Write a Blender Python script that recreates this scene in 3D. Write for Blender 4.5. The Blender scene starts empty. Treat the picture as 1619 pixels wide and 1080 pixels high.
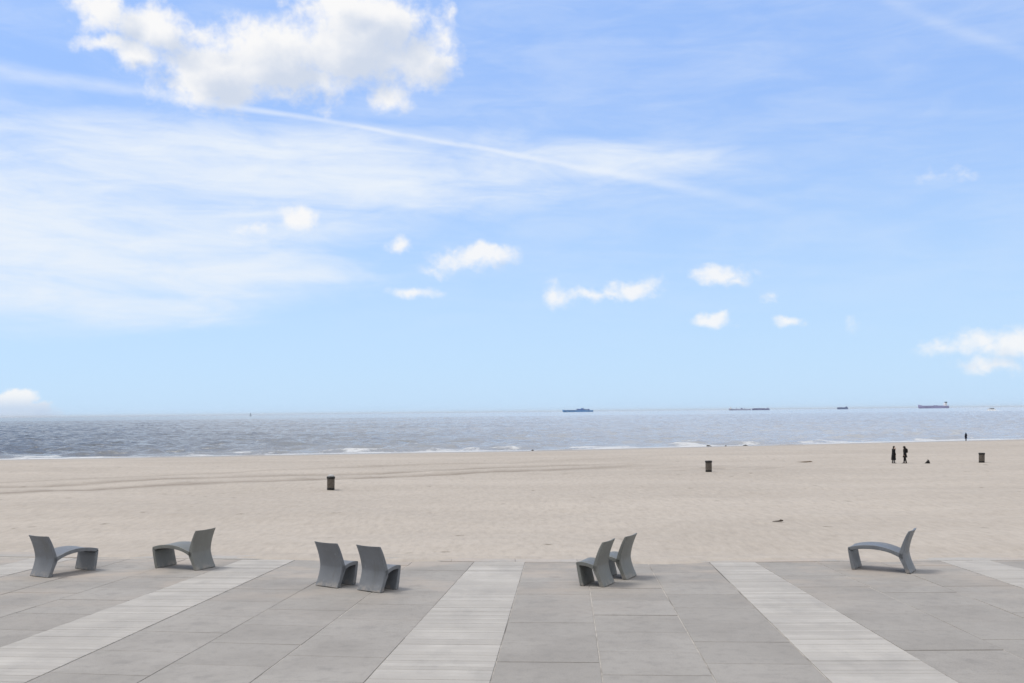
import bpy, bmesh, math, random
import numpy as np
from mathutils import Vector, Matrix
from math import radians, sin, cos, pi

random.seed(7)
scene = bpy.context.scene
C = scene.collection

# ------------------------------------------------------------------ camera
F_PX = 1574.0                       # focal length in pixels of the 1619 px wide photograph (35 mm lens)
CAM_H = 3.5
cam_d = bpy.data.cameras.new('camera')
cam_d.sensor_width = 36.0
cam_d.lens = 36.0 * F_PX / 1619.0
cam_d.shift_y = 111.5 / 1619.0
cam_d.clip_start = 0.1
cam_d.clip_end = 200000.0
cam = bpy.data.objects.new('camera', cam_d)
C.objects.link(cam)
ROLL = 0.0105
cam.matrix_world = Matrix.Translation((0, 0, CAM_H)) @ Matrix.Rotation(radians(90), 4, 'X') @ Matrix.Rotation(-ROLL, 4, 'Z')
scene.camera = cam

# ------------------------------------------------------------------ exposure
scene.view_settings.view_transform = 'Standard'
scene.view_settings.look = 'None'
scene.view_settings.gamma = 1.0
scene.view_settings.use_curve_mapping = False
scene.view_settings.exposure = 0.40
scene.render.film_transparent = False
scene.cycles.max_bounces = 6
scene.cycles.diffuse_bounces = 3
scene.cycles.glossy_bounces = 3

SUN_EL = 62.0
SUN_AZ = -78.0                      # degrees from +Y (the sea), negative = to the left

# ------------------------------------------------------------------ sun
sun_d = bpy.data.lights.new('sun', 'SUN')
sun_d.energy = 1.6
sun_d.angle = radians(18)
sun_d.color = (1.0, 0.955, 0.89)
sun = bpy.data.objects.new('sun', sun_d)
C.objects.link(sun)
to_sun = Vector((sin(radians(SUN_AZ)) * cos(radians(SUN_EL)), cos(radians(SUN_AZ)) * cos(radians(SUN_EL)), sin(radians(SUN_EL))))
sun.rotation_euler = to_sun.to_track_quat('Z', 'Y').to_euler()
sun.location = (-40, 20, 40)

# ------------------------------------------------------------------ node helpers
class NT:
    def __init__(self, tree):
        self.t = tree
        self.n = tree.nodes
        self.l = tree.links
    def new(self, typ, **kw):
        nd = self.n.new(typ)
        for k, v in kw.items():
            setattr(nd, k, v)
        return nd
    def put(self, sock, val):
        if val is None:
            return
        if isinstance(val, bpy.types.NodeSocket):
            self.l.new(val, sock)
        elif isinstance(val, (tuple, list)) and sock.type == 'RGBA' and len(val) == 3:
            sock.default_value = (*val, 1.0)
        else:
            sock.default_value = val
    def m(self, op, a, b=None, c=None, clamp=False):
        nd = self.new('ShaderNodeMath', operation=op, use_clamp=clamp)
        self.put(nd.inputs[0], a); self.put(nd.inputs[1], b)
        if c is not None:
            self.put(nd.inputs[2], c)
        return nd.outputs[0]
    def v(self, op, a, b=None, scale=None):
        nd = self.new('ShaderNodeVectorMath', operation=op)
        self.put(nd.inputs[0], a); self.put(nd.inputs[1], b)
        if scale is not None:
            self.put(nd.inputs[3], scale)
        return nd.outputs[1] if op in ('LENGTH', 'DOT_PRODUCT', 'DISTANCE') else nd.outputs[0]
    def mix(self, fac, a, b, blend='MIX'):
        nd = self.new('ShaderNodeMix', data_type='RGBA', blend_type=blend)
        self.put(nd.inputs['Factor'], fac)
        self.put(nd.inputs[6], a); self.put(nd.inputs[7], b)
        return nd.outputs[2]
    def smooth(self, x, lo, hi, a=0.0, b=1.0):
        nd = self.new('ShaderNodeMapRange', interpolation_type='SMOOTHSTEP')
        self.put(nd.inputs[0], x); self.put(nd.inputs[1], lo); self.put(nd.inputs[2], hi)
        self.put(nd.inputs[3], a); self.put(nd.inputs[4], b)
        return nd.outputs[0]
    def noise(self, vec, scale, detail=4.0, rough=0.55, dist=0.0, out=0):
        nd = self.new('ShaderNodeTexNoise', noise_dimensions='3D')
        self.put(nd.inputs['Vector'], vec)
        nd.inputs['Scale'].default_value = scale
        nd.inputs['Detail'].default_value = detail
        nd.inputs['Roughness'].default_value = rough
        nd.inputs['Distortion'].default_value = dist
        return nd.outputs[out]
    def xyz(self, x, y, z=0.0):
        nd = self.new('ShaderNodeCombineXYZ')
        self.put(nd.inputs[0], x); self.put(nd.inputs[1], y); self.put(nd.inputs[2], z)
        return nd.outputs[0]
    def sep(self, vec):
        nd = self.new('ShaderNodeSeparateXYZ')
        self.put(nd.inputs[0], vec)
        return nd.outputs

def px_dir(px, py):
    """azimuth and elevation (radians) of a spot of sky, read off the photograph"""
    a, b = px - 810.0, py - 651.5
    det = 1 + ROLL * ROLL
    u, v = (a - ROLL * b) / det, (b + ROLL * a) / det
    return math.atan2(u, F_PX), math.atan2(-v, math.hypot(u, F_PX))

# ------------------------------------------------------------------ world: clear spring sky, veil of cirrus, small cumulus
world = bpy.data.worlds.new('World')
scene.world = world
world.use_nodes = True
world.node_tree.nodes.clear()
W = NT(world.node_tree)

# each cumulus: list of (px, py, rx, ry, weight)
CUMULUS = [
    # the large cloud
    (235, 45, 80, 42, 1.0), (160, 18, 62, 40, 1.0), (215, 88, 52, 34, .9), (165, 72, 50, 16, .85), (320, 48, 60, 22, .6),
    (330, 118, 105, 62, 1.25), (420, 92, 120, 62, 1.25), (540, 80, 135, 78, 1.3), (590, 42, 95, 62, 1.2),
    (660, 92, 78, 50, 1.05), (470, 125, 105, 46, 1.05), (350, 150, 90, 24, .9), (608, 148, 46, 27, .85),
    (545, 15, 75, 34, 1.0), (700, 62, 26, 44, .6), (712, 22, 14, 20, .38),
    # small ones across the middle
    (475, 350, 36, 25, 0.82), (405, 356, 36, 15, 0.60), (632, 387, 29, 20, 0.77), (650, 462, 46, 14, 0.73),
    (755, 409, 78, 27, 0.99), (768, 398, 46, 21, 0.86), (692, 424, 38, 9, 0.40),
    (872, 463, 27, 25, 0.65), (935, 464, 48, 16, 0.77), (998, 454, 59, 21, 0.95), (965, 462, 63, 13, 0.77),
    (1140, 438, 61, 18, 0.86), (1172, 446, 27, 14, 0.77), (1118, 511, 50, 15, 0.82), (1136, 505, 25, 13, 0.77),
    (1240, 507, 23, 10, 0.60), (1222, 466, 16, 10, 0.34), (1348, 511, 18, 18, 0.34), (1480, 282, 29, 14, 0.28),
    # bank by the right edge
    (1492, 543, 34, 13, .40), (1552, 530, 44, 20, .62), (1604, 538, 52, 34, .7), (1582, 577, 58, 18, .52), (1665, 560, 65, 50, .9),
    # heap on the left horizon
    (36, 632, 25, 22, 1.9), (6, 642, 32, 19, 1.8), (64, 648, 20, 16, 1.6), (32, 656, 60, 20, 1.6), (-60, 650, 70, 26, 1.3),
]

grp = bpy.data.node_groups.new('cumulus_field', 'ShaderNodeTree')
grp.interface.new_socket('Vector', in_out='INPUT', socket_type='NodeSocketVector')
grp.interface.new_socket('Field', in_out='OUTPUT', socket_type='NodeSocketFloat')
G = NT(grp)
gi = G.new('NodeGroupInput'); go = G.new('NodeGroupOutput')
gv = gi.outputs[0]
w1 = G.v('SUBTRACT', G.noise(gv, 16.0, 3.0, 0.55, out=1), (0.5, 0.5, 0.5))
w2 = G.v('SUBTRACT', G.noise(gv, 60.0, 4.0, 0.6, out=1), (0.5, 0.5, 0.5))
gvw = G.v('ADD', gv, G.v('ADD', G.v('MULTIPLY', w1, (0.042, 0.028, 0)), G.v('MULTIPLY', w2, (0.016, 0.013, 0))))
acc = None
for (px, py, rx, ry, wt) in CUMULUS:
    a, e = px_dir(px, py)
    d = G.v('MULTIPLY', G.v('SUBTRACT', gvw, (a, e, 0)), (F_PX / rx, F_PX / ry, 0))
    f = G.m('MULTIPLY_ADD', G.v('LENGTH', d), -wt, wt)
    acc = f if acc is None else G.m('SMOOTH_MAX', acc, f, 0.18)
G.l.new(acc, go.inputs[0])

tc = W.new('ShaderNodeTexCoord')
D = W.sep(W.v('NORMALIZE', tc.outputs['Generated']))
az = W.m('ARCTAN2', D[0], D[1])
el = W.m('ARCSINE', D[2])
P = W.xyz(az, el)

sky = W.new('ShaderNodeTexSky', sky_type='NISHITA')
sky.sun_disc = False
sky.sun_elevation = radians(SUN_EL)
sky.sun_rotation = radians(SUN_AZ)
sky.altitude = 0
sky.air_density = 1.0
sky.dust_density = 0.4
sky.ozone_density = 2.0
BG = 0.10
# spring haze: the clear-sky blue is lifted towards pale blue by thin moisture
clear = W.mix(1.0, sky.outputs[0], (0.72, 0.86, 1.08), 'MULTIPLY')
moist = W.smooth(el, 0.0, 0.30, 0.86, 0.72)
base = W.mix(moist, clear, W.mix(W.smooth(el, 0.02, 0.36), (4.2, 5.85, 7.8), (3.0, 4.65, 8.2)))

# cirrus veil: long streaks, thick in the west (left)
def blob(px, py, rx, ry):
    a, e = px_dir(px, py)
    d = W.v('MULTIPLY', W.v('SUBTRACT', P, (a, e, 0)), (F_PX / rx, F_PX / ry, 0))
    return W.m('SUBTRACT', 1.0, W.v('LENGTH', d))
rot = W.new('ShaderNodeVectorRotate', rotation_type='Z_AXIS')
W.put(rot.inputs['Vector'], P)
rot.inputs['Angle'].default_value = radians(3.5)
st1 = W.noise(W.v('MULTIPLY', rot.outputs[0], (2.2, 15.0, 1.0)), 1.6, 6.0, 0.60, 0.8)
st2 = W.noise(W.v('MULTIPLY', P, (7.0, 30.0, 1.0)), 1.5, 5.0, 0.62, 0.6)
streak = W.m('ADD', W.m('MULTIPLY', st1, 0.50), W.m('MULTIPLY', st2, 0.50))
veil_m = W.m('MULTIPLY', blob(-60, 395, 700, 125), 1.35)
for b in [(-100, 300, 900, 170), (430, 270, 900, 100), (250, 430, 440, 34), (860, 262, 460, 48), (230, 492, 230, 40)]:
    veil_m = W.m('SMOOTH_MAX', veil_m, blob(*b), 0.15)
veil = W.m('ADD', W.m('MULTIPLY', W.smooth(veil_m, -0.10, 0.80), 1.15), W.m('MULTIPLY', W.m('SUBTRACT', streak, 0.51), 3.6))
veil = W.m('MULTIPLY', W.smooth(veil, -0.25, 1.70, 0.0, 0.98), W.smooth(veil_m, -0.25, 0.55))
thin = W.m('MULTIPLY', W.smooth(streak, 0.36, 0.70), W.smooth(el, 0.03, 0.20, 0.0, 0.24))
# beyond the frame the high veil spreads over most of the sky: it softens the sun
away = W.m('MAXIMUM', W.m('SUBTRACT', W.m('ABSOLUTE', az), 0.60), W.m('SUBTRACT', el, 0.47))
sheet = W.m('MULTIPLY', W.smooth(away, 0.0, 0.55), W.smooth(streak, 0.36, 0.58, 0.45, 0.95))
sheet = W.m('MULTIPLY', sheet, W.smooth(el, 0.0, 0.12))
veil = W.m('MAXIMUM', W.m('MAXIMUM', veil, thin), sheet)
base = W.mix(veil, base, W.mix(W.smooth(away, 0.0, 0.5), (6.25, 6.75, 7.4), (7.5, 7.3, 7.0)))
# contrails
def contrail(col, pts, wid, strength, az0, az1, fade):
    (a0, e0), (a1, e1), (a2, e2) = [px_dir(*p) for p in pts]
    q = np.polyfit([a0, a1, a2], [e0, e1, e2], 2)
    c = W.m('ADD', W.m('MULTIPLY', W.m('ADD', W.m('MULTIPLY', az, float(q[0])), float(q[1])), az), float(q[2]))
    wob = W.m('MULTIPLY', W.m('SUBTRACT', W.noise(W.v('MULTIPLY', P, (14, 3, 1)), 1.0, 2.0), 0.5), 0.005)
    dist = W.m('ABSOLUTE', W.m('ADD', W.m('SUBTRACT', el, c), wob))
    k = W.m('SUBTRACT', 1.0, W.m('DIVIDE', dist, wid))
    k = W.m('MULTIPLY', W.smooth(k, 0.0, 1.0), strength)
    k = W.m('MULTIPLY', k, W.smooth(az, az1, az1 - fade, 0.0, 1.0))
    k = W.m('MULTIPLY', k, W.smooth(az, az0, az0 + 0.06, 0.0, 1.0))
    fr = W.noise(W.v('MULTIPLY', P, (22, 60, 1)), 1.0, 4.0)
    k = W.m('MULTIPLY', k, W.smooth(fr, 0.25, 0.65, 0.45, 1.0))
    k = W.m('MULTIPLY', k, W.smooth(az, -0.55, -0.15, 0.60, 1.0))
    return W.mix(k, col, (6.8, 7.1, 7.45))
wid1 = W.m('ADD', 0.0036, W.m('MULTIPLY', W.smooth(W.m('ABSOLUTE', W.m('ADD', az, 0.10)), 0.06, 0.42), 0.0080))
base = contrail(base, [(0, 112), (600, 206), (1180, 318)], wid1, 0.52, -0.9, 0.34, 0.30)
base = contrail(base, [(1400, -2), (1500, 42), (1640, 90)], 0.010, 0.17, 0.33, 0.75, 0.02)
base_out = base

# cumulus
def field(vec):
    g = W.new('ShaderNodeGroup')
    g.node_tree = grp
    W.put(g.inputs[0], vec)
    return g.outputs[0]
fb = W.noise(W.v('MULTIPLY', P, (1.0, 1.25, 1.0)), 24.0, 7.0, 0.56, 0.2)
fine = W.noise(P, 95.0, 4.0, 0.62, 0.4)
f0 = W.m('ADD', field(P), W.m('MULTIPLY', W.m('SUBTRACT', fb, 0.5), 1.35))
f0 = W.m('ADD', f0, W.m('MULTIPLY', W.m('SUBTRACT', fine, 0.5), 0.62))
dens = W.smooth(f0, -0.06, 0.70)
off = W.v('ADD', P, (-0.022, 0.018, 0))
f1 = W.m('ADD', field(off), W.m('MULTIPLY', W.m('SUBTRACT', W.noise(W.v('MULTIPLY', off, (1.0, 1.25, 1.0)), 24.0, 4.0, 0.55, 0.2), 0.5), 1.0))
depth = W.smooth(f1, 0.10, 1.05)
cl_col = W.mix(depth, (7.35, 7.3, 7.25), (4.9, 5.4, 6.3))
low = W.smooth(el, 0.006, 0.022, 0.85, 0.0)           # far clouds are seen through more air
cl_col = W.mix(low, cl_col, (4.1, 5.0, 6.4))
base_in = W.mix(W.m('MULTIPLY', dens, W.smooth(el, 0.10, 0.26, 0.84, 0.97)), base, cl_col)

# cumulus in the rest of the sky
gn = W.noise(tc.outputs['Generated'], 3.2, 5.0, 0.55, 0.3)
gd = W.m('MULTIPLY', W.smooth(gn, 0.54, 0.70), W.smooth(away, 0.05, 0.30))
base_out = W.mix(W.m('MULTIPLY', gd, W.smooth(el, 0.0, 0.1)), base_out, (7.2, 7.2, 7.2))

def background(col):
    b_ = W.new('ShaderNodeBackground')
    W.put(b_.inputs[0], col)
    b_.inputs[1].default_value = BG
    return b_.outputs[0]
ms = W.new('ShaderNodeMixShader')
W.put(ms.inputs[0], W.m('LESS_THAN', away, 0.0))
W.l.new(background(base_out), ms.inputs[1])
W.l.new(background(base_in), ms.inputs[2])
wo = W.new('ShaderNodeOutputWorld')
W.l.new(ms.outputs[0], wo.inputs[0])
world.cycles.sampling_method = 'MANUAL'
world.cycles.sample_map_resolution = 512

# ------------------------------------------------------------------ materials
def mat(name, rough=0.8, spec=0.3):
    m = bpy.data.materials.new(name)
    m.use_nodes = True
    m.node_tree.nodes.clear()
    t = NT(m.node_tree)
    b = t.new('ShaderNodeBsdfPrincipled')
    o = t.new('ShaderNodeOutputMaterial')
    t.l.new(b.outputs[0], o.inputs[0])
    b.inputs['Roughness'].default_value = rough
    b.inputs['Specular IOR Level'].default_value = spec
    return m, t, b
def bump(t, b, h, strength=0.5, dist=0.01):
    n = t.new('ShaderNodeBump')
    n.inputs['Strength'].default_value = strength
    n.inputs['Distance'].default_value = dist
    t.put(n.inputs['Height'], h)
    t.l.new(n.outputs[0], b.inputs['Normal'])
def objco(t): return t.new('ShaderNodeTexCoord').outputs['Object']
def geopos(t): return t.new('ShaderNodeNewGeometry').outputs['Position']
def attr(t, name):
    n = t.new('ShaderNodeAttribute'); n.attribute_name = name
    return n.outputs['Fac']

def plain(name, col, rough=0.7, spec=0.3, var=0.18, scale=6.0, metal=0.0):
    m, t, b = mat(name, rough, spec)
    n = t.noise(objco(t), scale, 5.0, 0.6)
    c0 = tuple(c * (1 - var) for c in col); c1 = tuple(min(1, c * (1 + var)) for c in col)
    t.put(b.inputs['Base Color'], t.mix(t.smooth(n, 0.3, 0.7), c0, c1))
    b.inputs['Metallic'].default_value = metal
    bump(t, b, n, 0.15, 0.005)
    return m

# sand
M_SAND, t, b = mat('beach_sand', 0.97, 0.12)
g = geopos(t)
n1 = t.noise(t.v('MULTIPLY', g, (0.035, 0.11, 1.0)), 1.0, 6.0, 0.62)
n2 = t.noise(t.v('MULTIPLY', g, (0.55, 0.8, 1.0)), 1.0, 6.0, 0.65)
n3 = t.noise(g, 3.2, 4.0, 0.65)
col = t.mix(t.smooth(n1, 0.3, 0.7), (0.395, 0.353, 0.308), (0.455, 0.408, 0.357))
col = t.mix(t.smooth(n2, 0.42, 0.74, 0.0, 0.22), col, (0.33, 0.290, 0.248))
n5 = t.noise(t.v('MULTIPLY', g, (3.4, 0.9, 1.0)), 1.0, 4.0, 0.75)
col = t.mix(t.smooth(n5, 0.45, 0.70, 0.0, 0.34), col, (0.290, 0.255, 0.220))
col = t.mix(t.smooth(n5, 0.50, 0.28, 0.0, 0.28), col, (0.520, 0.470, 0.415))
wetc = attr(t, 'wet')
col = t.mix(t.m('MULTIPLY', wetc, 0.75), col, (0.30, 0.285, 0.270))
rut = attr(t, 'rut')
col = t.mix(t.m('MULTIPLY', rut, t.smooth(n2, 0.25, 0.6, 0.40, 0.85)), col, (0.225, 0.192, 0.160))
# scattered shell grit and seaweed specks
vor = t.new('ShaderNodeTexVoronoi', feature='F1')
t.put(vor.inputs['Vector'], t.v('ADD', t.v('MULTIPLY', g, (1.0, 0.7, 0.0)), t.v('MULTIPLY', t.noise(g, 2.0, 2.0, out=1), (0.3, 0.3, 0))))
vor.inputs['Scale'].default_value = 0.55
vr = t.sep(vor.outputs['Color'])
speck = t.m('MULTIPLY', t.smooth(vor.outputs['Distance'], 0.16, 0.05), t.smooth(vr[0], 0.55, 0.65))
speck = t.m('MULTIPLY', speck, t.smooth(n3, 0.4, 0.6, 0.2, 0.8))
col = t.mix(speck, col, (0.17, 0.145, 0.115))
t.put(b.inputs['Base Color'], col)
t.put(b.inputs['Roughness'], t.m('SUBTRACT', 0.97, t.m('MULTIPLY', wetc, 0.35)))
foot = t.new('ShaderNodeTexVoronoi', feature='SMOOTH_F1')
t.put(foot.inputs['Vector'], t.v('MULTIPLY', g, (1.0, 0.8, 0.0)))
foot.inputs['Scale'].default_value = 1.7
hh = t.m('ADD', t.m('MULTIPLY', n3, 1.0), t.m('ADD', t.m('MULTIPLY', t.smooth(foot.outputs['Distance'], 0.0, 0.5), 0.9), t.m('MULTIPLY', n2, 0.6)))
hh = t.m('MULTIPLY', hh, t.m('SUBTRACT', 1.0, t.m('MULTIPLY', wetc, 0.85)))
bump(t, b, hh, 0.50, 0.08)

# sea
M_SEA, t, b = mat('sea_water', 0.22, 0.5)
b.inputs['IOR'].default_value = 1.333
g = geopos(t)
n1 = t.noise(t.v('MULTIPLY', g, (0.004, 0.010, 0.0)), 1.0, 4.0, 0.6)
n2 = t.noise(t.v('MULTIPLY', g, (0.20, 0.45, 0.0)), 1.0, 5.0, 0.62)
n3 = t.noise(t.v('MULTIPLY', g, (0.9, 1.5, 0.0)), 1.0, 4.0, 0.6)
n4 = t.noise(t.v('MULTIPLY', g, (0.03, 0.07, 0.0)), 1.0, 5.0, 0.6)
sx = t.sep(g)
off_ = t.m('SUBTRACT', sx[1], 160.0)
sea_light = t.m('DIVIDE', t.m('ADD', sx[0], t.m('MULTIPLY', off_, 0.2)), t.m('MULTIPLY_ADD', off_, 0.0035, 1.0))
sea_light = t.m('ADD', sea_light, t.m('MULTIPLY', t.m('SUBTRACT', n1, 0.5), 120.0))
sea_light = t.smooth(sea_light, -120.0, 80.0)                  # cloud shade painted into the water colour: darker left, brighter right
col = t.mix(sea_light, (0.080, 0.088, 0.096), (0.410, 0.420, 0.428))
foam = attr(t, 'foam')
fo = t.m('ADD', foam, t.m('MULTIPLY', t.m('SUBTRACT', n3, 0.5), 1.3))
fo = t.m('ADD', fo, t.m('MULTIPLY', t.m('SUBTRACT', n2, 0.5), 0.8))
fo = t.m('MULTIPLY', t.smooth(fo, 0.35, 0.75), t.smooth(foam, 0.02, 0.15))
shal = attr(t, 'shallow')
col = t.mix(t.m('MULTIPLY', shal, 0.45), col, (0.30, 0.285, 0.26))
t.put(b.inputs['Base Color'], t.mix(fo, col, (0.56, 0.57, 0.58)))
t.put(b.inputs['Roughness'], t.m('ADD', 0.17, t.m('MULTIPLY', fo, 0.6)))
hh = t.m('ADD', t.m('MULTIPLY', n2, 0.8), t.m('ADD', t.m('MULTIPLY', n3, 0.25), t.m('MULTIPLY', n4, 2.6)))
bump(t, b, hh, 1.0, 0.55)

# paving slabs
M_SLAB, t, b = mat('concrete_slab', 0.86, 0.25)
oi = t.new('ShaderNodeObjectInfo')
g = geopos(t)
o = objco(t)
n1 = t.noise(g, 0.55, 5.0, 0.6)
n2 = t.noise(g, 5.0, 6.0, 0.65)
n3 = t.noise(g, 60.0, 3.0, 0.6)
col = t.mix(oi.outputs['Random'], (0.312, 0.293, 0.270), (0.352, 0.331, 0.306))
col = t.mix(t.smooth(n1, 0.35, 0.7, 0.0, 0.55), col, (0.235, 0.219, 0.201))
col = t.mix(t.smooth(n2, 0.45, 0.72, 0.0, 0.32), col, (0.195, 0.184, 0.172))
col = t.mix(t.smooth(n3, 0.48, 0.72, 0.0, 0.55), col, (0.17, 0.163, 0.155))
# blown sand lying in films on the paving, mostly by the beach edge
far = t.smooth(t.sep(g)[1], 15.5, 23.5)
nd_ = t.noise(t.v('MULTIPLY', g, (0.45, 0.8, 1)), 1.0, 6.0, 0.62)
film = t.m('MULTIPLY', far, t.smooth(nd_, 0.42, 0.68, 0.0, 0.85))
col = t.mix(film, col, (0.400, 0.345, 0.296))
# weathered lifting mark in the middle of each slab
wob = t.v('MULTIPLY', t.v('SUBTRACT', t.noise(g, 7.0, 3.0, out=1), (0.5, 0.5, 0.5)), (0.34, 0.30, 0))
dd = t.v('LENGTH', t.v('MULTIPLY', t.v('ADD', o, wob), (4.6, 5.2, 0)))
col = t.mix(t.m('MULTIPLY', t.smooth(dd, 1.0, 0.25), t.m('MULTIPLY', oi.outputs['Random'], 0.26)), col, (0.15, 0.145, 0.14))
t.put(b.inputs['Base Color'], col)
bump(t, b, t.m('ADD', n3, t.m('MULTIPLY', n2, 0.5)), 0.35, 0.006)

# pale boards
M_PLANK, t, b = mat('pale_board', 0.80, 0.25)
oi = t.new('ShaderNodeObjectInfo')
g = geopos(t); o = objco(t)
n1 = t.noise(g, 0.8, 4.0, 0.6)
n2 = t.noise(t.v('MULTIPLY', o, (1.6, 45.0, 10.0)), 1.0, 5.0, 0.62)
n3 = t.noise(g, 45.0, 3.0, 0.6)
col = t.mix(oi.outputs['Random'], (0.390, 0.367, 0.336), (0.470, 0.446, 0.412))
col = t.mix(t.smooth(n1, 0.35, 0.7, 0.0, 0.65), col, (0.345, 0.325, 0.302))
col = t.mix(t.smooth(n2, 0.46, 0.72, 0.0, 0.60), col, (0.300, 0.285, 0.268))
wear = t.noise(t.v('MULTIPLY', g, (1.4, 0.7, 1)), 1.0, 6.0, 0.65)
col = t.mix(t.smooth(wear, 0.48, 0.72, 0.0, 0.45), col, (0.290, 0.276, 0.260))
col = t.mix(t.smooth(n3, 0.5, 0.75, 0.0, 0.25), col, (0.30, 0.29, 0.28))
t.put(b.inputs['Base Color'], col)
bump(t, b, t.m('ADD', n2, t.m('MULTIPLY', n3, 0.4)), 0.4, 0.006)

# kerb of pale concrete, dusted with sand
M_KERB, t, b = mat('kerb_concrete', 0.88, 0.2)
oi = t.new('ShaderNodeObjectInfo')
g = geopos(t)
n1 = t.noise(t.v('MULTIPLY', g, (0.5, 1.2, 1)), 1.0, 6.0, 0.62)
n2 = t.noise(g, 6.0, 5.0, 0.65)
col = t.mix(oi.outputs['Random'], (0.33, 0.315, 0.295), (0.40, 0.382, 0.36))
col = t.mix(t.smooth(n1, 0.40, 0.62, 0.0, 0.9), col, (0.420, 0.366, 0.320))
col = t.mix(t.smooth(n2, 0.45, 0.75, 0.0, 0.4), col, (0.25, 0.235, 0.22))
t.put(b.inputs['Base Color'], col)
bump(t, b, n2, 0.4, 0.008)

# bed under the paving: sand-filled joints
M_BED, t, b = mat('joint_sand', 0.95, 0.1)
g = geopos(t)
n1 = t.noise(g, 0.35, 4.0, 0.6)
n2 = t.noise(g, 4.0, 4.0, 0.6)
col = t.mix(t.smooth(n1, 0.32, 0.50), (0.125, 0.118, 0.110), (0.46, 0.43, 0.39))
col = t.mix(t.smooth(n2, 0.4, 0.7, 0, 0.5), col, (0.20, 0.185, 0.17))
t.put(b.inputs['Base Color'], col)

# cast grey seats
def seat_mat(name, tint):
    m, t, b = mat(name, 0.50, 0.5)
    o = objco(t)
    oi = t.new('ShaderNodeObjectInfo')
    g = geopos(t)
    n1 = t.noise(t.v('MULTIPLY', g, (5.0, 5.0, 0.9)), 1.0, 6.0, 0.65)      # rain runs
    n2 = t.noise(g, 3.0, 5.0, 0.6)
    n3 = t.noise(g, 90.0, 3.0, 0.6)
    col = tuple(c for c in tint)
    cc = t.mix(t.smooth(n2, 0.3, 0.7), tuple(c * 0.86 for c in col), tuple(c * 1.1 for c in col))
    cc = t.mix(t.smooth(n1, 0.50, 0.74, 0.0, 0.42), cc, (0.105, 0.104, 0.092))
    cc = t.mix(t.smooth(n3, 0.5, 0.75, 0.0, 0.2), cc, tuple(c * 0.7 for c in col))
    zz = t.sep(o)[2]
    dust = t.m('MULTIPLY', t.smooth(zz, 0.16, 0.0), t.smooth(t.noise(g, 9.0, 4.0, 0.6), 0.40, 0.65, 0.0, 0.6))
    cc = t.mix(dust, cc, (0.34, 0.30, 0.26))
    scuff = t.noise(t.v('MULTIPLY', g, (16.0, 16.0, 5.0)), 1.0, 5.0, 0.7)
    cc = t.mix(t.smooth(scuff, 0.60, 0.72, 0.0, 0.45), cc, tuple(min(1, c * 1.9) for c in col))
    t.put(b.inputs['Base Color'], cc)
    t.put(b.inputs['Roughness'], t.smooth(n2, 0.3, 0.7, 0.42, 0.68))
    bump(t, b, t.m('ADD', n3, n2), 0.35, 0.004)
    return m
M_SEAT = seat_mat('cast_grey', (0.150, 0.160, 0.176))
M_SEAT_G = seat_mat('cast_grey_greenish', (0.165, 0.168, 0.156))  # same cast grey with a slightly greener tint

M_BLACK = plain('black_plastic', (0.010, 0.0095, 0.009), 0.5, 0.4)
M_BINSLAT = plain('weathered_bin', (0.105, 0.090, 0.076), 0.75, 0.3, 0.3, 12)
M_CAP = plain('pale_cap', (0.42, 0.42, 0.42), 0.6)
M_COAT = plain('black_coat', (0.012, 0.012, 0.013), 0.85, 0.15)
M_COAT2 = plain('charcoal_coat', (0.017, 0.016, 0.016), 0.85, 0.15)
M_NAVY = plain('navy_coat', (0.012, 0.014, 0.030), 0.85, 0.15)
M_TROU = plain('grey_trousers', (0.20, 0.20, 0.205), 0.85, 0.15)
M_DTROU = plain('dark_trousers', (0.014, 0.014, 0.016), 0.85, 0.15)
M_SKIN = plain('skin', (0.50, 0.33, 0.25), 0.6, 0.3, 0.08)
M_HAIR = plain('dark_hair', (0.020, 0.014, 0.010), 0.6, 0.3)
M_SHOE = plain('dark_shoe', (0.015, 0.014, 0.013), 0.6)
M_BAG = plain('black_canvas', (0.014, 0.013, 0.013), 0.85)
M_WEED = plain('dark_seaweed', (0.050, 0.045, 0.040), 0.7, 0.3, 0.4, 9)
M_WEEDB = plain('brown_seaweed', (0.120, 0.090, 0.060), 0.9, 0.2, 0.4, 9)
M_WOOD = plain('driftwood', (0.070, 0.058, 0.048), 0.9, 0.2, 0.4, 14)
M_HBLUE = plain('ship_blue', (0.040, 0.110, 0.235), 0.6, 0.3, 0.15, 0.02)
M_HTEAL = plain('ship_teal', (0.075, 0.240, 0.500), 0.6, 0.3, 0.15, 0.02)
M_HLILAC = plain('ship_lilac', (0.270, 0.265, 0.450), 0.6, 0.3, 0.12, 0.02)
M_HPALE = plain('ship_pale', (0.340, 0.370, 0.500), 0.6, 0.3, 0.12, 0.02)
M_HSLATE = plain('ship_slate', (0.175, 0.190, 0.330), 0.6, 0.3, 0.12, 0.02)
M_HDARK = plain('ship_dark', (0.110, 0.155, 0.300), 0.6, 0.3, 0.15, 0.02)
M_WHITE = plain('ship_white', (0.78, 0.79, 0.80), 0.5, 0.3, 0.06, 0.05)
M_FUNNEL = plain('funnel', (0.060, 0.085, 0.130), 0.6, 0.3, 0.15, 0.05)
M_GLASSD = plain('dark_windows', (0.030, 0.035, 0.045), 0.2, 0.5, 0.1, 1.0)
M_SAIL = plain('grey_sail', (0.42, 0.48, 0.54), 0.8, 0.2, 0.05, 1.0)
M_FOAM = plain('wake_foam', (0.80, 0.81, 0.82), 0.9, 0.2, 0.05, 0.5)
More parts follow.
